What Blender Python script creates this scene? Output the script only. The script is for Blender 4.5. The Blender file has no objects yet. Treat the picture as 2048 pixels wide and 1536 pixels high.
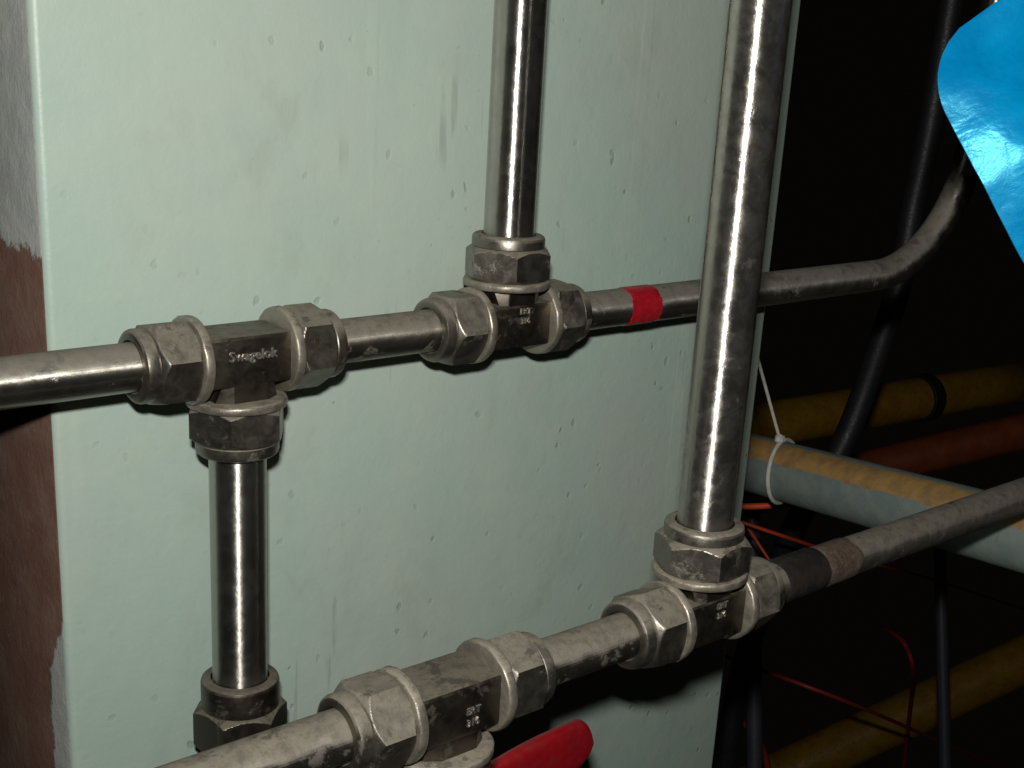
import bpy, bmesh, math, random
from mathutils import Vector, Matrix, noise
R = math.radians
random.seed(7)
scene = bpy.context.scene
col = scene.collection

# ---------------------------------------------------------------- camera
CZ = 1.40                                   # lens height above the floor, metres
cam_r = Vector((0.75956219, -0.64818725, 0.05402382))
cam_u = Vector((0.16015683, 0.26688189, 0.95032828))
cam_f = Vector((0.63040865, 0.71318115, -0.30652501))
cam_loc = Vector((0, 0, CZ))
cd = bpy.data.cameras.new('camera')
cd.sensor_width = 36.0
cd.lens = 36.0 * 2579.0 / 2048.0
cd.shift_y = 145.0 / 2048.0
cd.clip_start = 0.01
cd.clip_end = 100.0
cam = bpy.data.objects.new('camera', cd)
M = Matrix((cam_r, cam_u, -cam_f)).transposed().to_4x4()
M.translation = cam_loc
cam.matrix_world = M
col.objects.link(cam)
scene.camera = cam

# ---------------------------------------------------------------- world: dark plant room
w = bpy.data.worlds.new('World')
scene.world = w
w.use_nodes = True
bg = w.node_tree.nodes['Background']
bg.inputs['Color'].default_value = (1.0, 0.86, 0.70, 1)
bg.inputs['Strength'].default_value = 0.0016

# ---------------------------------------------------------------- the camera's flash
ld = bpy.data.lights.new('flash', 'AREA')
ld.shape = 'RECTANGLE'
ld.size = 0.034
ld.size_y = 0.018
ld.energy = 8.3
ld.color = (1.0, 0.985, 0.925)
flash = bpy.data.objects.new('flash', ld)
f_loc = cam_loc + cam_u * 0.066 - cam_r * 0.006 - cam_f * 0.02
f_dir = (Vector((1.05, 0.50, CZ - 0.08)) - f_loc).normalized()
flash.rotation_euler = f_dir.to_track_quat('-Z', 'Y').to_euler()
flash.location = f_loc
col.objects.link(flash)

# ---------------------------------------------------------------- exposure
scene.view_settings.view_transform = 'Standard'
scene.view_settings.look = 'None'
scene.view_settings.exposure = 0.0
scene.view_settings.gamma = 1.0
scene.view_settings.use_curve_mapping = False
scene.cycles.max_bounces = 8

# ================================================================ materials
def new_mat(name):
    m = bpy.data.materials.new(name)
    m.use_nodes = True
    nt = m.node_tree
    for n in list(nt.nodes):
        nt.nodes.remove(n)
    out = nt.nodes.new('ShaderNodeOutputMaterial')
    b = nt.nodes.new('ShaderNodeBsdfPrincipled')
    nt.links.new(b.outputs[0], out.inputs[0])
    return m, nt, b

class N:
    """small helper round a node tree"""
    def __init__(s, nt): s.nt = nt
    def add(s, t, **kw):
        n = s.nt.nodes.new(t)
        for k, v in kw.items(): setattr(n, k, v)
        return n
    def link(s, a, b): s.nt.links.new(a, b)
    def coords(s, scale=(1, 1, 1), kind='Object', loc=(0, 0, 0)):
        tc = s.add('ShaderNodeTexCoord'); mp = s.add('ShaderNodeMapping')
        mp.inputs['Scale'].default_value = scale
        mp.inputs['Location'].default_value = loc
        s.link(tc.outputs[kind], mp.inputs['Vector'])
        return mp.outputs[0]
    def position(s, scale=(1, 1, 1)):
        g = s.add('ShaderNodeNewGeometry'); mp = s.add('ShaderNodeMapping')
        mp.inputs['Scale'].default_value = scale
        s.link(g.outputs['Position'], mp.inputs['Vector'])
        return mp.outputs[0]
    def noise(s, vec, scale, detail=4, rough=.55, dist=0):
        n = s.add('ShaderNodeTexNoise')
        n.inputs['Scale'].default_value = scale
        n.inputs['Detail'].default_value = detail
        n.inputs['Roughness'].default_value = rough
        n.inputs['Distortion'].default_value = dist
        s.link(vec, n.inputs['Vector'])
        return n.outputs['Fac']
    def ramp(s, fac, a, b, lo=0.0, hi=1.0):
        n = s.add('ShaderNodeMapRange', interpolation_type='SMOOTHSTEP')
        n.inputs['From Min'].default_value = a
        n.inputs['From Max'].default_value = b
        n.inputs['To Min'].default_value = lo
        n.inputs['To Max'].default_value = hi
        s.link(fac, n.inputs['Value'])
        return n.outputs[0]
    def math(s, op, a, b=0.0, clamp=False):
        n = s.add('ShaderNodeMath', operation=op, use_clamp=clamp)
        for i, v in enumerate((a, b)):
            if isinstance(v, (int, float)): n.inputs[i].default_value = v
            else: s.link(v, n.inputs[i])
        return n.outputs[0]
    def mix(s, fac, a, b):
        n = s.add('ShaderNodeMix', data_type='RGBA')
        if isinstance(fac, (int, float)): n.inputs[0].default_value = fac
        else: s.link(fac, n.inputs[0])
        for i, v in ((6, a), (7, b)):
            if isinstance(v, tuple): n.inputs[i].default_value = (*v, 1)
            else: s.link(v, n.inputs[i])
        return n.outputs[2]
    def bump(s, h, strength, dist, prev=None):
        n = s.add('ShaderNodeBump')
        n.inputs['Strength'].default_value = strength
        n.inputs['Distance'].default_value = dist
        s.link(h, n.inputs['Height'])
        if prev: s.link(prev, n.inputs['Normal'])
        return n.outputs[0]

def steel(name, base, rough, dust_top, film, dust_col=(.30, .27, .215), mottling=.10, seed=0, streak=(1, 1, 1), aniso=0.0):
    """stainless steel under a film of dust; dust lies thicker on what faces up"""
    m, nt, b = new_mat(name)
    h = N(nt)
    vec = h.position(streak)
    big = h.noise(vec, 34 + seed, 5, .6)
    fine = h.noise(vec, 420, 4, .65)
    mid = h.noise(vec, 120 + seed, 5, .6, .6)
    g = h.add('ShaderNodeNewGeometry')
    sx = h.add('ShaderNodeSeparateXYZ')
    h.link(g.outputs['True Normal'], sx.inputs[0])
    up = h.math('ADD', sx.outputs[2], h.math('MULTIPLY', h.math('SUBTRACT', big, .5), .8))
    up = h.math('ADD', up, h.math('MULTIPLY', h.math('SUBTRACT', mid, .5), .35))
    topd = h.ramp(up, .12, .80, 0.0, dust_top)
    filmd = h.math('MULTIPLY', h.ramp(h.math('ADD', h.math('MULTIPLY', big, .5), h.math('MULTIPLY', mid, .5)), .36, .66, .55, 1.15), film)
    grains = h.math('MULTIPLY', h.ramp(fine, .58, .72), film * .5)
    fac = h.math('MAXIMUM', topd, h.math('ADD', filmd, grains, True))
    blot = h.noise(vec, 130 + seed, 7, .72, .15)
    dcol = h.mix(h.ramp(blot, .40, .68), tuple(c * 1.05 for c in dust_col), tuple(c * .50 for c in dust_col))
    dcol = h.mix(h.math('MULTIPLY', h.ramp(fine, .5, .7), .35), dcol, tuple(c * 1.35 for c in dust_col))
    stain = h.ramp(h.noise(vec, 52 + seed * 2, 6, .66, .3), .56, .68, 0.0, .62)
    fac = h.math('MAXIMUM', fac, h.math('MULTIPLY', stain, max(0.0, dust_top * 1.5 - .42)))
    dcol = h.mix(h.math('MULTIPLY', stain, 3.0, True), dcol, tuple(c * .28 for c in dust_col))
    c = h.mix(fac, base, dcol)
    h.link(c, b.inputs['Base Color'])
    met = h.math('SUBTRACT', 1.0, fac, True)
    h.link(met, b.inputs['Metallic'])
    r = h.math('ADD', h.ramp(mid, .3, .75, rough, rough + mottling * .4), h.math('MULTIPLY', fac, .5), True)
    h.link(r, b.inputs['Roughness'])
    if aniso:                                   # drawn and polished round the tube: glints stretch along it
        tg = h.add('ShaderNodeTangent', direction_type='UV_MAP'); tg.uv_map = 'around'
        h.link(tg.outputs[0], b.inputs['Tangent'])
        h.link(h.math('MULTIPLY', met, aniso), b.inputs['Anisotropic'])
        b.inputs['Anisotropic Rotation'].default_value = .25
    nb = h.bump(fine, .10, .0006)
    nb = h.bump(mid, .08, .0012, nb)
    nb = h.bump(h.math('MULTIPLY', fac, blot), .30, .0022, nb)
    h.link(nb, b.inputs['Normal'])
    return m

M_tube = steel('brushed_steel_tube', (.36, .335, .295), .35, .62, .03, dust_col=(.15, .128, .092), aniso=.95)
M_tube_dusty = steel('dusty_steel_tube', (.27, .245, .21), .36, .85, .045, dust_col=(.150, .131, .098), mottling=.2, seed=3, aniso=.92)
M_tube_banded = steel('half_dusty_steel_tube', (.27, .25, .22), .34, .75, .04, dust_col=(.140, .124, .096), mottling=.2, seed=4, aniso=.95)
M_tube_grimy = steel('grimy_steel_tube', (.19, .17, .15), .42, .85, .12, dust_col=(.130, .115, .088), mottling=.2, seed=6, aniso=.8)
M_tube_bright = steel('polished_steel_tube', (.44, .42, .385), .30, .30, .032, dust_col=(.2, .18, .14), seed=2, mottling=.28, aniso=1.0)
M_tube_tall = steel('mottled_steel_tube', (.42, .395, .36), .27, .40, .055, dust_col=(.22, .195, .155), mottling=.5, seed=9, aniso=1.0)
M_fit = steel('forged_steel', (.125, .108, .088), .33, .66, .03, dust_col=(.155, .137, .100), mottling=.3, seed=5)
M_nut = steel('nut_steel', (.20, .182, .155), .29, .75, .08, dust_col=(.185, .163, .124), mottling=.3, seed=8)
M_ring = steel('dusty_collar_steel', (.30, .27, .225), .27, .75, .34, dust_col=(.225, .196, .150), seed=12)
M_mark = steel('stamped_steel', (.80, .77, .71), .30, .2, .05, seed=4)

def paint_column():
    m, nt, b = new_mat('pale_green_paint')
    h = N(nt)
    v = h.position()
    stre = h.position((1, 1, .16))
    n1 = h.noise(v, 5.5, 3, .5)
    n2 = h.noise(v, 26, 5, .6)
    n3 = h.noise(stre, 60, 4, .6)
    c = h.mix(h.ramp(n1, .35, .65), (.330, .425, .372), (.368, .432, .380))
    c = h.mix(h.math('MULTIPLY', h.ramp(n2, .44, .70), .42), c, (.385, .455, .375))
    c = h.mix(h.math('MULTIPLY', h.ramp(n3, .52, .75), .14), c, (.335, .375, .345))
    # chips and dirt specks
    def specks(scale, thr, keep, sq=(1, 1, 1)):
        vo = h.add('ShaderNodeTexVoronoi', feature='F1')
        vo.inputs['Scale'].default_value = scale
        warp = h.add('ShaderNodeVectorMath', operation='ADD')
        nz = h.add('ShaderNodeTexNoise'); nz.inputs['Scale'].default_value = 130
        h.link(v, nz.inputs['Vector'])
        sc = h.add('ShaderNodeVectorMath', operation='SCALE'); sc.inputs[3].default_value = .006
        h.link(nz.outputs['Color'], sc.inputs[0])
        h.link(h.position(sq), warp.inputs[0]); h.link(sc.outputs[0], warp.inputs[1])
        h.link(warp.outputs[0], vo.inputs['Vector'])
        sp = h.add('ShaderNodeSeparateColor'); h.link(vo.outputs['Color'], sp.inputs[0])
        on = h.math('GREATER_THAN', sp.outputs[0], keep)
        size = h.math('ADD', h.math('MULTIPLY', sp.outputs[1], thr * .8), thr * .35)
        d = h.math('SUBTRACT', size, vo.outputs['Distance'])
        d = h.ramp(d, 0.0, thr * .45)
        return h.math('MULTIPLY', d, on)
    s1 = specks(64, .17, .42, (1, 1, .8))
    s2 = specks(30, .058, .50, (1, 1, .7))
    s3 = specks(120, .2, .55)
    clus = h.ramp(h.noise(v, 9, 2), .42, .62, .15, 1)
    s1c = h.math('MULTIPLY', s1, clus)
    dark = h.math('MAXIMUM', h.math('MULTIPLY', s1c, .34), h.math('MULTIPLY', s2, .30))
    dark = h.math('MAXIMUM', dark, h.math('MULTIPLY', h.math('MULTIPLY', s3, clus), .26))
    c = h.mix(dark, c, (.13, .15, .135))
    # thin runs of dried paint and slanting scuffs
    rot = h.add('ShaderNodeMapping'); rot.inputs['Rotation'].default_value = (0, R(24), 0); rot.inputs['Scale'].default_value = (1, 1, .07)
    h.link(v, rot.inputs['Vector'])
    scf = h.ramp(h.noise(rot.outputs[0], 95, 3, .5), .665, .72)
    scf = h.math('MULTIPLY', scf, h.ramp(h.noise(v, 11, 2), .50, .62))
    c = h.mix(h.math('MULTIPLY', scf, .45), c, (.20, .225, .205))
    runs = h.math('MULTIPLY', h.ramp(h.noise(h.position((1, 1, .045)), 48, 2, .4), .62, .70), h.ramp(h.noise(v, 6, 2), .46, .6))
    c = h.mix(h.math('MULTIPLY', runs, .14), c, (.43, .49, .43))
    rosy = h.ramp(h.noise(v, 3.2, 3, .5), .50, .66)
    c = h.mix(h.math('MULTIPLY', rosy, .50), c, (.375, .395, .365))
    grime = h.math('MULTIPLY', h.ramp(h.noise(h.position((1, 1, .6)), 14, 7, .68, .4), .50, .72), .30)
    c = h.mix(grime, c, (.245, .275, .235))
    h.link(c, b.inputs['Base Color'])
    b.inputs['Roughness'].default_value = .42
    b.inputs['Specular IOR Level'].default_value = .35
    orange = h.noise(v, 230, 3, .5)
    nb = h.bump(orange, .07, .0012)
    nb = h.bump(n2, .16, .004, nb)
    nb = h.bump(h.noise(v, 75, 6, .7), .13, .003, nb)
    nb = h.bump(h.math('SUBTRACT', 1.0, h.math('MAXIMUM', s1c, s2)), .40, .0012, nb)
    nb = h.bump(runs, .12, .0012, nb)
    h.link(nb, b.inputs['Normal'])
    return m, nt, b, h, c

M_col = paint_column()[0]

def paint_side():
    """flange edge: thin grey coat over red-brown primer with a ragged border"""
    m, nt, b = new_mat('worn_paint_and_primer')
    h = N(nt)
    g = h.add('ShaderNodeNewGeometry')
    sx = h.add('ShaderNodeSeparateXYZ'); h.link(g.outputs['Position'], sx.inputs[0])
    v = h.position()
    n = h.noise(v, 95, 8, .74, .2)
    n2 = h.noise(v, 260, 4, .6)
    z = h.math('ADD', sx.outputs[2], h.math('MULTIPLY', h.math('SUBTRACT', n, .5), .030))
    lower = h.ramp(z, CZ - .1195, CZ - .1165, 1.0, 0.0)
    y = h.math('ADD', sx.outputs[1], h.math('MULTIPLY', h.math('SUBTRACT', n, .5), .022))
    lim = h.ramp(sx.outputs[2], CZ - .372, CZ - .310, .677, .650)
    inner = h.ramp(h.math('SUBTRACT', y, lim), -.0015, .0015)
    fac = h.math('MULTIPLY', lower, inner)
    fl = h.ramp(n2, .66, .74)
    fac = h.math('MULTIPLY', fac, h.math('SUBTRACT', 1.0, h.math('MULTIPLY', fl, .4)))
    nb_ = h.noise(v, 34, 5, .6)
    grey = h.mix(h.ramp(nb_, .35, .65), (.37, .385, .375), (.44, .465, .43))
    prim = h.mix(h.ramp(nb_, .35, .68), (.165, .082, .058), (.205, .125, .092))
    prim = h.mix(h.math('MULTIPLY', h.ramp(n2, .5, .75), .4), prim, (.10, .062, .05))
    h.link(h.mix(fac, grey, prim), b.inputs['Base Color'])
    b.inputs['Roughness'].default_value = .7
    nb = h.bump(n, .4, .003); nb = h.bump(n2, .25, .001, nb); nb = h.bump(fac, .5, -.0012, nb)
    h.link(nb, b.inputs['Normal'])
    return m
M_side = paint_side()

def simple(name, c1, c2, rough, scale=60, bump=.15, bd=.002, spec=.5, coat=0.0, dirt=None):
    m, nt, b = new_mat(name)
    h = N(nt); v = h.position()
    n = h.noise(v, scale, 5, .6); n2 = h.noise(v, scale * 5, 4, .6)
    c = h.mix(h.ramp(n, .35, .68), c1, c2)
    if dirt: c = h.mix(h.math('MULTIPLY', h.ramp(n2, .5, .72), .6), c, dirt)
    h.link(c, b.inputs['Base Color'])
    h.link(h.ramp(n2, .3, .7, max(rough - .08, .03), rough + .1), b.inputs['Roughness'])
    b.inputs['Specular IOR Level'].default_value = spec
    b.inputs['Coat Weight'].default_value = coat
    nb = h.bump(n, bump, bd); nb = h.bump(n2, bump * .6, bd * .3, nb)
    h.link(nb, b.inputs['Normal'])
    return m

M_redtape = simple('red_tape', (.33, .005, .012), (.26, .005, .013), .42, 70, .2, .002, dirt=(.30, .02, .02))
M_blacktape = simple('black_tape', (.016, .014, .0135), (.026, .021, .019), .34, 80, .4, .003)
M_browntape = simple('brown_tape', (.058, .036, .027), (.085, .060, .044), .65, 90, .4, .003, dirt=(.11, .09, .07))
M_redgrip = simple('red_vinyl', (.21, .003, .006), (.165, .003, .007), .42, 30, .05, .003, dirt=(.10, .012, .012))
M_yellow = simple('yellow_paint', (.44, .25, .014), (.36, .175, .012), .5, 20, .1, .003, dirt=(.20, .10, .02))
M_brownpipe = simple('red_brown_paint', (.40, .10, .028), (.30, .065, .022), .55, 20, .1, .003)
M_orange = simple('orange_cable', (.55, .062, .010), (.42, .045, .010), .5, 40, .1, .002)
M_red_dark = simple('dark_red_rod', (.36, .030, .022), (.26, .022, .02), .55, 40, .1, .002)
M_rubber = simple('black_rubber', (.016, .016, .021), (.020, .019, .025), .5, 60, .2, .003)
M_post = simple('dark_blue_grey_paint', (.055, .058, .075), (.045, .048, .062), .5, 30, .1, .003)
M_string = simple('white_cord', (.48, .47, .42), (.38, .37, .33), .7, 200, .3, .001)

def stripe_pipe():
    m, nt, b = new_mat('grey_pipe_with_ochre_stripe')
    h = N(nt)
    v = h.position()
    tc = h.add('ShaderNodeTexCoord'); sx = h.add('ShaderNodeSeparateXYZ')
    h.link(tc.outputs['Object'], sx.inputs[0])
    n = h.noise(v, 60, 5, .65); n2 = h.noise(v, 240, 4, .6)
    ang = h.math('ARCTAN2', sx.outputs[2], h.math('MULTIPLY', sx.outputs[1], -1.0))
    ang = h.math('ADD', ang, h.math('MULTIPLY', h.math('SUBTRACT', n, .5), .36))
    a = h.ramp(ang, STRIPE[0] - .03, STRIPE[0] + .03)
    z = h.ramp(ang, STRIPE[1] - .03, STRIPE[1] + .03, 1.0, 0.0)
    fac = h.math('MULTIPLY', h.math('MULTIPLY', a, z), h.ramp(n2, .25, .42, .55, 1))
    grey = h.mix(h.ramp(n, .35, .7), (.135, .172, .162), (.18, .205, .185))
    grey = h.mix(h.math('MULTIPLY', h.ramp(n2, .55, .75), .5), grey, (.085, .096, .088))
    och = h.mix(h.ramp(n, .3, .7), (.37, .215, .065), (.22, .135, .060))
    h.link(h.mix(fac, grey, och), b.inputs['Base Color'])
    b.inputs['Roughness'].default_value = .6
    h.link(h.bump(n, .25, .003), b.inputs['Normal'])
    return m
STRIPE = (.50, 1.36)
M_bluepipe = stripe_pipe()

def blue_sheet_mat():
    m, nt, b = new_mat('blue_plastic')
    h = N(nt); v = h.position()
    n = h.noise(v, 26, 4, .6, .8); n2 = h.noise(v, 110, 5, .65, .6)
    h.link(h.mix(h.ramp(n, .35, .68), (.0, .125, .30), (.0, .165, .36)), b.inputs['Base Color'])
    b.inputs['Roughness'].default_value = .33
    b.inputs['Specular Tint'].default_value = (.25, .95, 1, 1)
    b.inputs['Specular IOR Level'].default_value = .45
    nb = h.bump(n, .22, .006); nb = h.bump(n2, .13, .003, nb)
    h.link(nb, b.inputs['Normal'])
    return m
M_blue = blue_sheet_mat()

# ================================================================ mesh helpers
def link(name, me, mat=None, parent=None, smooth=35):
    if mat:
        for x in (mat if isinstance(mat, (list, tuple)) else [mat]): me.materials.append(x)
    if smooth:
        me.shade_smooth(); me.set_sharp_from_angle(angle=R(smooth))
    else: me.shade_flat()
    o = bpy.data.objects.new(name, me)
    col.objects.link(o)
    if parent: o.parent = parent
    return o

def tag(o, label=None, cat=None, group=None, kind=None):
    if label: o['label'] = label
    if cat: o['category'] = cat
    if group: o['group'] = group
    if kind: o['kind'] = kind
    return o

def empty(name, loc, label, cat, group=None):
    o = bpy.data.objects.new(name, None)
    o.empty_display_size = .02
    o.location = loc
    col.objects.link(o)
    return tag(o, label, cat, group)

def grid_mesh(name, rings, close=True, caps=True):
    """rings: list of equal-length lists of points -> tube-like mesh"""
    n = len(rings[0]); vs = [tuple(p) for r in rings for p in r]; fs = []
    for i in range(len(rings) - 1):
        for j in range(n if close else n - 1):
            k = (j + 1) % n
            fs.append((i * n + j, i * n + k, (i + 1) * n + k, (i + 1) * n + j))
    if caps:
        fs.append(tuple(reversed(range(n))))
        fs.append(tuple((len(rings) - 1) * n + j for j in range(n)))
    me = bpy.data.meshes.new(name)
    me.from_pydata(vs, [], fs)
    bm = bmesh.new(); bm.from_mesh(me)
    bmesh.ops.recalc_face_normals(bm, faces=bm.faces)
    bm.to_mesh(me); bm.free()
    uv = me.uv_layers.new(name='around')
    for p in me.polygons:
        js = [me.loops[l].vertex_index % n for l in p.loop_indices]
        wrap = len(js) == 4 and max(js) == n - 1 and min(js) == 0
        for l, j in zip(p.loop_indices, js):
            uv.data[l].uv = ((n if wrap and j == 0 else j) / n, (me.loops[l].vertex_index // n) / len(rings))
    return me

def sweep(name, pts, rad, seg=40, wob=0.0):
    pts = [Vector(p) for p in pts]
    rings = []
    t0 = (pts[1] - pts[0]).normalized()
    u = t0.orthogonal().normalized()
    for i, p in enumerate(pts):
        t = (pts[min(i + 1, len(pts) - 1)] - pts[max(i - 1, 0)]).normalized()
        u = (u - t * u.dot(t)).normalized(); v = t.cross(u)
        r = rad(i / (len(pts) - 1)) if callable(rad) else rad
        ring = []
        for j in range(seg):
            a = 2 * math.pi * j / seg
            d = u * math.cos(a) + v * math.sin(a)
            q = p + d * r
            if wob: q += d * wob * noise.noise(q * 90)
            ring.append(q)
        rings.append(ring)
    return grid_mesh(name, rings)

def line(a, b, n=2):
    a, b = Vector(a), Vector(b)
    return [a.lerp(b, i / (n - 1)) for i in range(n)]

def curve_pts(ctrl, n=16):
    """Catmull-Rom through control points"""
    c = [Vector(p) for p in ctrl]
    c = [c[0] * 2 - c[1]] + c + [c[-1] * 2 - c[-2]]
    out = []
    for i in range(1, len(c) - 2):
        for k in range(n):
            t = k / n
            p0, p1, p2, p3 = c[i - 1:i + 3]
            out.append(.5 * ((2 * p1) + (p2 - p0) * t + (2 * p0 - 5 * p1 + 4 * p2 - p3) * t * t + (3 * p1 - p0 - 3 * p2 + p3) * t ** 3))
    out.append(c[-2])
    return out

def axis_matrix(direction, twist=0.0):
    d = Vector(direction).normalized()
    return d.to_track_quat('Z', 'Y').to_matrix().to_4x4() @ Matrix.Rotation(twist, 4, 'Z')

def lathe_mesh(name, prof, seg=64, hexr=None):
    """prof: [(t, r)] along +Z; hexr = apothem clips every ring to a hexagon"""
    rings = []
    for t, r in prof:
        ring = []
        for j in range(seg):
            a = 2 * math.pi * j / seg
            rr = r
            if hexr:
                am = (math.degrees(a) % 60) - 30
                rr = min(r, hexr / math.cos(math.radians(am)))
            ring.append((rr * math.cos(a), rr * math.sin(a), t))
        rings.append(ring)
    return grid_mesh(name, rings)

def nut_mesh(name, af, tube_r, t0, t1, t2):
    """compression nut: hexagon from t0 to t1 with chamfered corners, round collar from t1 to t2"""
    ap = af / 2; R0 = ap / math.cos(R(30))
    ch = R0 - ap
    prof = [(t0, tube_r + .001), (t0, ap * .985)]
    for k in range(7): prof.append((t0 + .0026 * k / 6, ap * .985 + (R0 - ap * .985) * k / 6))
    for k in range(9): prof.append((t1 - .0032 * (1 - k / 8), R0 - (R0 - ap * .972) * k / 8))
    cr = ap * .95
    prof += [(t1 + .0004, ap * .935), (t1 + .0009, cr), (t2 - .0026, cr), (t2 - .0012, cr - .0005), (t2 - .0003, cr - .0016), (t2, cr - .003),
             (t2, tube_r + .0012), (t2 - .003, tube_r + .0006), (t2 - .003, tube_r - .003)]
    return lathe_mesh(name, prof, 96, ap)

def ring_mesh(name, r, tube_r, t0, t1):
    e = min(.0013, (t1 - t0) * .3)
    prof = [(t0, tube_r), (t0, r - e), (t0 + e * .4, r - e * .3), (t0 + e, r), (t1 - e, r), (t1 - e * .4, r - e * .3), (t1, r - e), (t1, tube_r)]
    return lathe_mesh(name, prof, 72)

def box_bevel(name, x0, x1, y0, y1, z0, z1, bev, seg=3):
    bm = bmesh.new()
    bmesh.ops.create_cube(bm, size=1)
    for v in bm.verts:
        v.co = Vector((x0 + (v.co.x + .5) * (x1 - x0), y0 + (v.co.y + .5) * (y1 - y0), z0 + (v.co.z + .5) * (z1 - z0)))
    if bev: bmesh.ops.bevel(bm, geom=bm.edges[:], offset=bev, segments=seg, profile=.5, affect='EDGES')
    me = bpy.data.meshes.new(name); bm.to_mesh(me); bm.free()
    return me

def prism_into(bm, outline, y0, y1, bev):
    """extrude an (x, z) outline along Y into bm with bevelled edges"""
    b2 = bmesh.new()
    f = b2.faces.new([b2.verts.new((x, y0, z)) for x, z in outline])
    r = bmesh.ops.extrude_face_region(b2, geom=[f])
    for v in [g for g in r['geom'] if isinstance(g, bmesh.types.BMVert)]: v.co.y = y1
    bmesh.ops.recalc_face_normals(b2, faces=b2.faces)
    if bev: bmesh.ops.bevel(b2, geom=b2.edges[:], offset=bev, segments=2, profile=.6, affect='EDGES')
    t = bpy.data.meshes.new('t'); b2.to_mesh(t); b2.free()
    bm.from_mesh(t); bpy.data.meshes.remove(t)

def text_mesh(name, s, size, depth, shear=0):
    cu = bpy.data.curves.new('t', 'FONT')
    cu.body = s; cu.size = size; cu.extrude = depth; cu.align_x = 'CENTER'; cu.align_y = 'CENTER'
    cu.resolution_u = 3; cu.shear = shear; cu.offset = size * .012
    o = bpy.data.objects.new('t', cu); col.objects.link(o)
    dg = bpy.context.evaluated_depsgraph_get(); dg.update()
    me = bpy.data.meshes.new_from_object(o.evaluated_get(dg))
    me.name = name; me.materials.clear()
    bpy.data.objects.remove(o); bpy.data.curves.remove(cu)
    return me

# ================================================================ key dimensions (metres)
YA, ZA = .6046, CZ - .1681           # upper run, close to the column
YB, ZB = .4378, CZ - .3063           # lower run, stands out in front
X_UL, X_UM = .3330, .5215            # tees on the upper run
X_LL, X_LR = .3500, .5345            # tees on the lower run
RH, RV = .0127, .0157                # tube radii: runs and risers
XL, XR, YP = .2489, .8440, .6500     # column face

# ================================================================ column
def column():
    root = empty('steel_column', ((XL + XR) / 2, YP + .045, CZ - 1.4), 'wide pale green painted steel column behind the tubing', 'column')
    me = box_bevel('column_face', XL, XR, YP, YP + .135, CZ - 1.4, CZ + .75, .0045, 4)
    me.materials.append(M_col); me.materials.append(M_side)
    for p in me.polygons:
        if p.normal.x < -.93: p.material_index = 1
    o = link('column_face', me, None, None, 30)
    o.parent = root; o.matrix_parent_inverse = root.matrix_world.inverted()
    o.location = -root.location
    o.matrix_parent_inverse = Matrix.Identity(4)
    return root
column()

def child(name, me, mat, root, smooth=35):
    """part given in world coordinates"""
    o = link(name, me, mat, root, smooth)
    o.location = -root.location
    return o

# ================================================================ tee fittings
HB, HR1, HH1, HC = .0240, .0300, .0520, .0600      # run: body end, ring end, hexagon end, collar end
VB, VR1, VH1, VC = .0225, .0275, .0470, .0550      # branch
nut_h = nut_mesh('nut', .0408, RH, HR1 - .0004, HH1, HC)
RING_H = (.0235, RH, HB, HR1)
nut_v = nut_mesh('nut', .0478, RV, VR1 - .0004, VH1, VC)
RING_V = (.0272, RV, VB, VR1)
RK = [0]
for me in (nut_h, nut_v): me.materials.append(M_nut)

def tee_body():
    bm = bmesh.new()
    h, q = .0138, .0165
    prism_into(bm, [(-HB - .001, -h), (HB + .001, -h), (HB + .001, h), (-HB - .001, h)], -q, q, .0020)
    # branch neck: flat front, big corner facets, seen from above an octagon
    b2 = bmesh.new()
    a, c = .0161, .0105
    lo, hi = [], []
    for (w, d, lst, z) in ((.0118, a - .0010, lo, .002), (.0190, c, hi, VB + .001)):
        cc = c if lst is hi else .0108
        lst += [b2.verts.new((x, y, z)) for x, y in ((-cc, -a), (cc, -a), (w, -d), (w, d), (cc, a), (-cc, a), (-w, d), (-w, -d))]
    b2.faces.new(lo[::-1]); b2.faces.new(hi)
    for i in range(8): b2.faces.new((lo[i], lo[(i + 1) % 8], hi[(i + 1) % 8], hi[i]))
    bmesh.ops.recalc_face_normals(b2, faces=b2.faces)
    bmesh.ops.bevel(b2, geom=b2.edges[:], offset=.0007, segments=2, profile=.6, affect='EDGES')
    t = bpy.data.meshes.new('t'); b2.to_mesh(t); b2.free(); bm.from_mesh(t); bpy.data.meshes.remove(t)
    me = bpy.data.meshes.new('body'); bm.to_mesh(me); bm.free()
    me.materials.append(M_fit)
    me.shade_smooth(); me.set_sharp_from_angle(angle=R(28))
    return me
body_me = tee_body()
for me in (nut_h, nut_v):
    me.shade_smooth(); me.set_sharp_from_angle(angle=R(28))

def crusty_ring(name, r, tube_r, t0, t1, k):
    me = ring_mesh(name, r, tube_r, t0, t1)
    for v in me.vertices:
        q = Vector((v.co.x, v.co.y, 0))
        if q.length > tube_r + .002:
            n1 = noise.noise(v.co * 160 + Vector((k * 9.1, 0, 0))); n2 = noise.noise(v.co * 620 + Vector((0, k * 5.3, 0)))
            v.co += q.normalized() * (.00045 * n1 + .00022 * n2); v.co.z += .00022 * n2
    me.materials.append(M_ring); me.shade_smooth(); me.set_sharp_from_angle(angle=R(50))
    return me

def inst(name, me, root, mtx):
    o = bpy.data.objects.new(name, me)
    col.objects.link(o); o.parent = root; o.matrix_local = mtx
    return o

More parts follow.
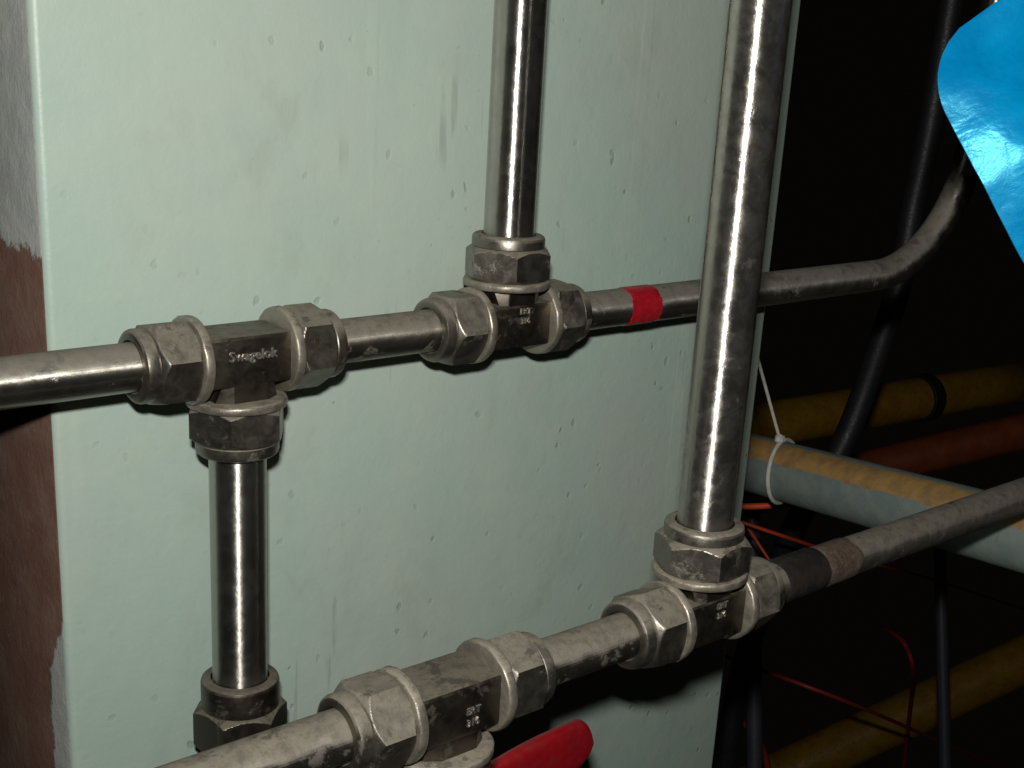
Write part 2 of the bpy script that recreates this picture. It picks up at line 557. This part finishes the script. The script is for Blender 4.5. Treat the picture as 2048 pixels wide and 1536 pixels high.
def tee(loc, up, label, hexes, marks, group):
    root = empty('tube_tee', loc, label, 'pipe fitting', group)
    inst('body', body_me, root, Matrix.Identity(4) if up > 0 else Matrix.Rotation(math.pi, 4, 'Y'))
    for (d, tw, n, r) in (((-1, 0, 0), hexes[0], nut_h, RING_H), ((1, 0, 0), hexes[1], nut_h, RING_H), ((0, 0, up), hexes[2], nut_v, RING_V)):
        m = axis_matrix(d, R(tw))
        inst('nut', n, root, m)
        RK[0] += 1
        inst('collar_ring', crusty_ring('collar_ring', *r, RK[0]), root, m)
    for (s, size, x, z) in marks:
        me = text_mesh('stamped_lettering', s, size, .00045)
        me.materials.append(M_mark); me.shade_flat()
        o = inst('stamped_lettering', me, root, Matrix.Translation((x, -.0167, z)) @ Matrix.Rotation(R(90), 4, 'X'))
    return root

G = 'steel union tees in the tubing'
tee((X_UL, YA, ZA), -1, 'steel tee with its branch pointing down, stamped with a name across its front', (12, 20, 5),
    [('Swagelok', .0076, .001, .0030)], G)
tee((X_UM, YA, ZA), 1, 'steel tee with its branch pointing up, between the short tube and the red banded tube', (0, 8, 2),
    [('ERT', .0052, .003, .0092), ('316', .0052, .003, .0030)], G)
tee((X_LR, YB, ZB), 1, 'steel tee at the foot of the tall vertical tube, branch pointing up', (24, 10, 3),
    [('ERT', .0052, .003, .0085), ('316', .0052, .003, .0025)], G)
tee((X_LL, YB, ZB), -1, 'dust-covered steel tee above the red lever handle, branch pointing down', (6, 26, 20),
    [('ERT', .0052, .007, -.0005), ('316', .0052, .007, -.0070)], G)

# ================================================================ tubes
def tube(name, pts, r, mat, label, group=None, seg=56):
    root = empty(name, Vector(pts[0]), label, 'tube', group)
    child('tube_wall', sweep('tube_wall', pts, r, seg), mat, root, 50)
    return root

GT = 'bare steel tubes'
IN = .040   # how far a tube reaches into its fitting
tube('steel_tube', line((.02, YA, ZA), (X_UL - IN, YA, ZA), 6), RH, M_tube, 'clean horizontal steel tube leading to the name-stamped tee', GT)
tube('steel_tube', line((X_UL + IN, YA, ZA), (X_UM - IN, YA, ZA), 4), RH, M_tube_dusty, 'short dusty steel tube between the two tees close against the green column', GT)
R_B, XB = .120, .922
bend = line((X_UM + IN, YA, ZA), (XB, YA, ZA), 12) + [Vector((XB + R_B * math.sin(a), YA, ZA + R_B * (1 - math.cos(a)))) for a in [R(90) * k / 24 for k in range(1, 25)]] \
    + line((XB + R_B, YA, ZA + R_B + .02), (XB + R_B, YA, ZA + .50), 6)
t = tube('steel_tube', bend, RH, M_tube_banded, 'steel tube with a red tape band, bending upward past the column', GT)
def tape(name, x0, x1, y, z, r, mat, root, rag=.0012):
    rings = []
    for i in range(9):
        ring = []
        for j in range(56):
            a = 2 * math.pi * j / 56
            e0 = x0 + rag * noise.noise(Vector((a * 1.3, x0 * 100, 1))); e1 = x1 + rag * noise.noise(Vector((a * 1.3, x1 * 100, 5)))
            rr = r + (.00055 if 0 < i < 8 else -.0002) + .00018 * noise.noise(Vector((a * 2, i * .8, x0 * 50)))
            ring.append((e0 + (e1 - e0) * min(max((i - .5) / 7, 0), 1), y + rr * math.cos(a), z + rr * math.sin(a)))
        rings.append(ring)
    return child(name, grid_mesh(name, rings, caps=False), mat, root, 60)
bnd = tape('tape_band', .6245, .6530, YA, ZA, RH, M_redtape, t)
lap = []
for i in range(19):
    a = R(150 + 70 * i / 18); rr = RH + .0006 + (.0009 * (i / 18) ** 6); sk = .0012 * noise.noise(Vector((i * .3, 3, 1)))
    lap.append([(x + sk, YA + q * math.cos(a), ZA + q * math.sin(a)) for x, q in ((.6238, rr), (.6524, rr), (.6524, rr + .0004), (.6238, rr + .0004))])
lo = link('tape_end', grid_mesh('tape_end', lap), M_redtape, bnd, 60)
t = tube('steel_tube', line((X_UL, YA, ZA - .035), (X_UL, YA, CZ - .385), 5), RV, M_tube_bright, 'shiny vertical steel tube hanging below the name-stamped tee', GT)
tube('steel_tube', line((X_UM, YA, ZA + IN), (X_UM, YA, ZA + .60), 5), RV, M_tube_bright, 'shiny vertical steel tube rising from the upward tee against the column', GT)
tube('steel_tube', line((X_LR, YB, ZB + IN), (X_LR, YB, ZB + .70), 6), RV, M_tube_tall, 'tall mottled vertical steel tube crossing in front of the column edge', GT)
tube('steel_tube', line((.04, YB, ZB), (X_LL - IN, YB, ZB), 6), RH, M_tube_dusty, 'dull horizontal steel tube leading to the dust-covered tee', GT)
tube('steel_tube', line((X_LL + IN, YB, ZB), (X_LR - IN, YB, ZB), 4), RH, M_tube_dusty, 'short dusty steel tube linking the dust-covered tee to the tall tube', GT)
t = tube('steel_tube', line((X_LR + IN, YB, ZB), (1.25, YB, ZB), 10), RH, M_tube_grimy, 'grimy steel tube wrapped with black and brown tape, running off over the grey pipe', GT)
tape('black_tape', .6050, .6460, YB, ZB, RH + .0009, M_blacktape, t)
tape('brown_tape', .6470, .6800, YB, ZB, RH + .0003, M_browntape, t, .004)

# ================================================================ union at the foot of the shiny vertical tube
def union():
    loc = (X_UL, YA, CZ - .400)
    root = empty('tube_union', loc, 'dark steel union nut at the foot of the shiny vertical tube', 'pipe fitting')
    n1 = nut_mesh('nut', .0475, RV, -.004, .022, .040)
    n1.materials.append(M_fit); n1.shade_smooth(); n1.set_sharp_from_angle(angle=R(28))
    inst('nut', n1, root, Matrix.Rotation(R(40), 4, 'Z'))
    prof = [(-.030, .008), (-.030, .0205), (-.026, .0215), (-.009, .0215), (-.0075, .0232), (-.0045, .0232), (-.0042, .012)]
    b = lathe_mesh('body', prof, 64); b.materials.append(M_fit); b.shade_smooth(); b.set_sharp_from_angle(angle=R(28))
    inst('body', b, root, Matrix.Identity(4))
    n2 = nut_mesh('nut', .0475, RV, .030, .052, .062)
    n2.materials.append(M_fit); n2.shade_smooth(); n2.set_sharp_from_angle(angle=R(28))
    inst('nut', n2, root, Matrix.Rotation(R(180), 4, 'X'))
    inst('tube_stub', sweep('tube_stub', line((0, 0, -.04), (0, 0, -.35)), RV, 48), root, Matrix.Identity(4)).data.materials.append(M_tube)
union()

# ================================================================ ball valve with red lever, under the dust-covered tee
def valve():
    zt = ZB - VC
    loc = (X_LL, YB, zt - .050)
    root = empty('ball_valve', loc, 'ball valve with a red vinyl lever handle under the dust-covered tee', 'valve')
    prof = [(.052, .010), (.052, .0155), (.030, .0155), (.028, .0215), (.018, .0225), (.014, .0255), (-.014, .0255), (-.018, .0225), (-.028, .0215), (-.030, .0155), (-.052, .0155), (-.052, .010)]
    b = lathe_mesh('valve_body', prof, 48); inst('valve_body', b, root, Matrix.Identity(4)).data.materials.append(M_fit)
    b.shade_smooth(); b.set_sharp_from_angle(angle=R(28))
    st = lathe_mesh('stem', [(.020, .009), (.034, .009), (.034, .006), (.050, .006), (.050, .0085), (.056, .0085), (.056, .002)], 32)
    st.materials.append(M_fit); st.shade_smooth(); st.set_sharp_from_angle(angle=R(28))
    inst('stem', st, root, axis_matrix((0, 1, 0)))
    # lever: flat bar with a vinyl grip, in the plane Y = const
    ly = .047
    def bar(name, ctrl, w0, w1, th, mat, n=14, rounded=True):
        pts = curve_pts(ctrl, n); rings = []; L = len(pts) - 1
        for i, p in enumerate(pts):
            t = (pts[min(i + 1, L)] - pts[max(i - 1, 0)]).normalized()
            up = Vector((0, 1, 0)).cross(t) * -1
            up = Vector((-t.z, 0, t.x))
            f = i / L
            wd = w0 + (w1 - w0) * f
            if rounded:
                e = min(1, (1 - f) / .16); wd *= math.sqrt(max(1 - (1 - e) ** 2, .02))
                e = min(1, f / .05 + .35); wd *= e
            ring = []
            for k in range(24):
                a = 2 * math.pi * k / 24
                cx, cy = math.cos(a), math.sin(a)
                sx = math.copysign(abs(cx) ** .55, cx); sy = math.copysign(abs(cy) ** .7, cy)
                ring.append(p + up * sx * wd + Vector((0, 1, 0)) * sy * th)
            rings.append(ring)
        o = inst(name, grid_mesh(name, rings), root, Matrix.Identity(4))
        o.data.materials.append(mat); o.data.shade_smooth(); o.data.set_sharp_from_angle(angle=R(45))
        return o
    c = lambda x, z: (x, ly, z)
    bar('lever', [c(-.012, 0), c(.020, 0), c(.045, .006), c(.070, .010), c(.12, .012)], .0085, .0080, .0018, M_nut, 10, False)
    bar('grip', LEVER(c), .0140, .0170, .0055, M_redgrip)
def LEVER(c):
    return [c(.046, -.0010), c(.075, .0040), c(.105, .0080), c(.134, .0090), c(.153, .0085)]
valve()

# ================================================================ things in the dark beyond the column
def P(x, y, z, k=1.0): return Vector((x * k, y * k, z * k + CZ))     # k sets how far off along the sight line

def pipe_x(name, a, b, r, mat, label, cat, group=None, seg=48):
    """straight pipe as a mesh along its local X axis"""
    a, b = Vector(a), Vector(b)
    d = (b - a); L = d.length; d.normalize()
    yv = Vector((0, 0, 1)).cross(d).normalized(); zv = d.cross(yv)
    m = Matrix((d, yv, zv)).transposed().to_4x4(); m.translation = a
    rings = [[(L * i / 10, r * math.cos(2 * math.pi * j / seg), r * math.sin(2 * math.pi * j / seg)) for j in range(seg)] for i in range(11)]
    o = link(name, grid_mesh(name, rings), mat, None, 50)
    o.matrix_world = m
    return tag(o, label, cat, group)

pipe_x('grey_pipe', P(1.0448, .8870, -.4135), P(.9775, .3450, -.3573), .0300, M_bluepipe, 'blue-grey pipe with an ochre stripe along its top', 'pipe')
K = 1.9
yp = empty('yellow_pipe', P(1.3800, 1.2088, -.5476, 1.6), 'dim yellow pipe with a dark clamp, passing behind the tied grey pipe', 'pipe')
ya, yb = P(1.3800, 1.2088, -.5476, 1.6), P(1.9800, .7495, -.3824, 2.25)
child('pipe_wall', sweep('pipe_wall', line(ya, yb, 8), .0300 * K, 40), M_yellow, yp)
yc = ya.lerp(yb, .40); yd = (yb - ya).normalized()
cl = ring_mesh('clamp', .0345 * K, .029 * K, -.011 * K, .011 * K); cl.materials.append(M_rubber)
o = bpy.data.objects.new('clamp', cl); col.objects.link(o); o.parent = yp
mm = axis_matrix(yd); mm.translation = yc - yp.location; o.matrix_local = mm
pipe_x('brown_pipe', P(1.60, 1.234, -.688, K), P(2.20, .796, -.476, K), .030 * K, M_brownpipe, 'very dim red-brown pipe between the yellow pipe and the grey pipe', 'pipe')
K = 2.1
pipe_x('yellow_pipe', P(1.30, 1.149, -1.181, K), P(2.10, .649, -.696, K), .036 * K, M_yellow, 'very dim yellow pipe low down in the dark beyond the column', 'pipe')
K = 1.45
o = link('hose', sweep('hose', curve_pts([P(1.36, .84, .25, K), P(1.35, .84, -.05, K), P(1.335, .838, -.16, K), P(1.321, .832, -.240, K), P(1.2915, .8269, -.3134, K), P(1.2429, .8238, -.4206, K), P(1.215, .853, -.52, K), P(1.2225, .880, -.600, K), P(1.20, .90, -.75, K), P(1.18, .90, -1.0, K)]), .0145 * K, 28), M_rubber)
tag(o, 'black rubber hose hanging across the dim yellow pipe', 'hose')
K = 1.5
for (a, b, r, lb) in ((P(1.577, .882, -.575, K), P(1.500, .728, -1.09, K), .0085 * K, 'thin dark upright post crossing the low yellow pipe'),
                      (P(1.24, .955, -.46, K), P(1.14, .775, -1.09, K), .0100 * K, 'dark upright post close beyond the lower edge of the column')):
    tag(link('post', sweep('post', line(a, b, 4), r, 24), M_post), lb, 'post', 'dark posts beyond the column')

# orange and red cables
GC = 'thin orange and red cables'
def cable(ctrl, r, mat, label):
    o = link('cable', sweep('cable', curve_pts(ctrl, 10), r, 14), mat)
    tag(o, label, 'cable', GC)
cable([P(1.160, .989, -.533, 1.1), P(1.2522, .8927, -.5675, 1.1), P(1.31, .835, -.588, 1.25), P(1.3828, .760, -.6077, 1.6), P(1.45, .69, -.632, 2.1), P(1.56, .58, -.668, 2.6)], .0026, M_orange, 'orange cable slanting down under the grey pipe and the grimy tube')
cable([P(1.19, .965, -.520, 1.15), P(1.2114, .9375, -.5471, 1.15), P(1.2326, .8957, -.6009, 1.15), P(1.236, .888, -.611, 1.15)], .0021, M_orange, 'thin orange cable forking steeply down beside the column edge')
cable([P(1.17, .985, -.536, .9), P(1.215, .942, -.5345, .9), P(1.2475, .9145, -.5300, .9), P(1.262, .905, -.520, .9)], .0036, M_orange, 'thick orange cable end just under the grey pipe by the column edge')
cable([P(1.120, .957, -.690, 1.6), P(1.2, .872, -.7247, 1.5), P(1.2825, .7829, -.7605, 1.5), P(1.36, .697, -.80, 1.9), P(1.46, .59, -.850, 2.6)], .0039, M_red_dark, 'long dim red cable slanting down below the grimy tube')
cable([P(1.345, .800, -.676, 2.0), P(1.372, .782, -.70, 2.0), P(1.385, .77, -.74, 2.0), P(1.385, .765, -.80, 2.3), P(1.365, .74, -1.05, 2.5)], .0060, M_red_dark, 'short dim curved red cable hanging below the grimy tube')
cable([P(1.150, .880, -.765, 1.8), P(1.178, .850, -.800, 1.8), P(1.19, .832, -.85, 1.8), P(1.19, .826, -.95, 1.8)], .0072, M_red_dark, 'dark red cable hanging beside the lower edge of the column')

# white cord round the grey pipe
def cord():
    pa, pb = P(1.0448, .8870, -.4135), P(.9775, .3450, -.3573)
    root = empty('white_cord', P(1.03, .755, -.37), 'white cord knotted round the grey striped pipe', 'cord')
    d = (pb - pa).normalized(); k = CORD_T
    c = pa.lerp(pb, k); e1 = Vector((0, 0, 1)); e1 = (e1 - d * e1.dot(d)).normalized(); e2 = d.cross(e1)
    if e2.dot(-cam_f) < 0: e2 = -e2
    loop = [c + (e1 * math.cos(a) + e2 * math.sin(a)) * .0322 + d * .012 * math.sin(a) for a in [2 * math.pi * i / 40 for i in range(41)]]
    child('loop', sweep('loop', loop, .0022, 12), M_string, root)
    top = c + e1 * .034 + e2 * .006
    child('strand', sweep('strand', line(top, top + (P(.9879, .7645, -.2675) - P(1.0318, .7523, -.3687)) * 2.2, 6), .0017, 12), M_string, root)
    kn = bmesh.new(); bmesh.ops.create_icosphere(kn, subdivisions=3, radius=.0052)
    for v in kn.verts: v.co *= 1 + .22 * noise.noise(v.co * 420)
    for v in kn.verts: v.co += top
    me = bpy.data.meshes.new('knot'); kn.to_mesh(me); kn.free()
    child('knot', me, M_string, root)
CORD_T = .255
cord()

# ================================================================ bright blue plastic sheet
def sheet():
    D = .62; F = 2579.0
    a = cam_loc + (cam_f + cam_r * ((1925 - 1024) / F) - cam_u * ((290 - 913) / F)) * D      # two points along its lower edge
    b = cam_loc + (cam_f + cam_r * ((2048 - 1024) / F) - cam_u * ((525 - 913) / F)) * (D - .02)
    e = (a - b).normalized()
    nrm = (-cam_f * .80 - cam_r * .30 + cam_u * .30).normalized()
    s = e.cross(nrm).normalized()
    if s.dot(cam_r) < 0: s = -s
    nrm = s.cross(e).normalized()
    if nrm.dot(cam_f) > 0: nrm = -nrm
    L0, L1, W = -.16, .130, .16
    nu, nv = 60, 36
    top, bot = [], []
    for i in range(nu + 1):
        for j in range(nv + 1):
            u = L0 + (L1 - L0) * i / nu; du = max(0.0, u - (L1 - .045)); v0 = .045 - math.sqrt(max(.045 ** 2 - du * du, 0)); v = v0 + (W - v0) * j / nv
            hgt = .004 * noise.noise(Vector((u * 18, v * 18, 2))) + .0016 * noise.noise(Vector((u * 60, v * 60, 7))) - .5 * v * v + .006 * math.sin(u * 34 + v * 22) * min(1.0, v / .03)
            p = b + e * u + s * v + nrm * hgt
            p += (p - cam_loc).normalized() * (1.5 * max(0.0, .17 - u) ** 2 - .012)      # the lower end curls back
            top.append(p); bot.append(p - nrm * .0016)
    n = (nu + 1) * (nv + 1); idx = lambda i, j: i * (nv + 1) + j
    fs = []
    for i in range(nu):
        for j in range(nv):
            q = (idx(i, j), idx(i + 1, j), idx(i + 1, j + 1), idx(i, j + 1))
            fs.append(q); fs.append(tuple(n + x for x in reversed(q)))
    edge = [idx(i, 0) for i in range(nu + 1)] + [idx(nu, j) for j in range(1, nv + 1)] + [idx(i, nv) for i in range(nu - 1, -1, -1)] + [idx(0, j) for j in range(nv - 1, 0, -1)]
    for k in range(len(edge)):
        p, q = edge[k], edge[(k + 1) % len(edge)]
        fs.append((q, p, n + p, n + q))
    me = bpy.data.meshes.new('blue_sheet'); me.from_pydata([tuple(p) for p in top + bot], [], fs)
    bm = bmesh.new(); bm.from_mesh(me); bmesh.ops.recalc_face_normals(bm, faces=bm.faces); bm.to_mesh(me); bm.free()
    tag(link('blue_sheet', me, M_blue, None, 40), 'bright blue glossy plastic sheet hanging in front of the bent tube', 'sheet')
sheet()
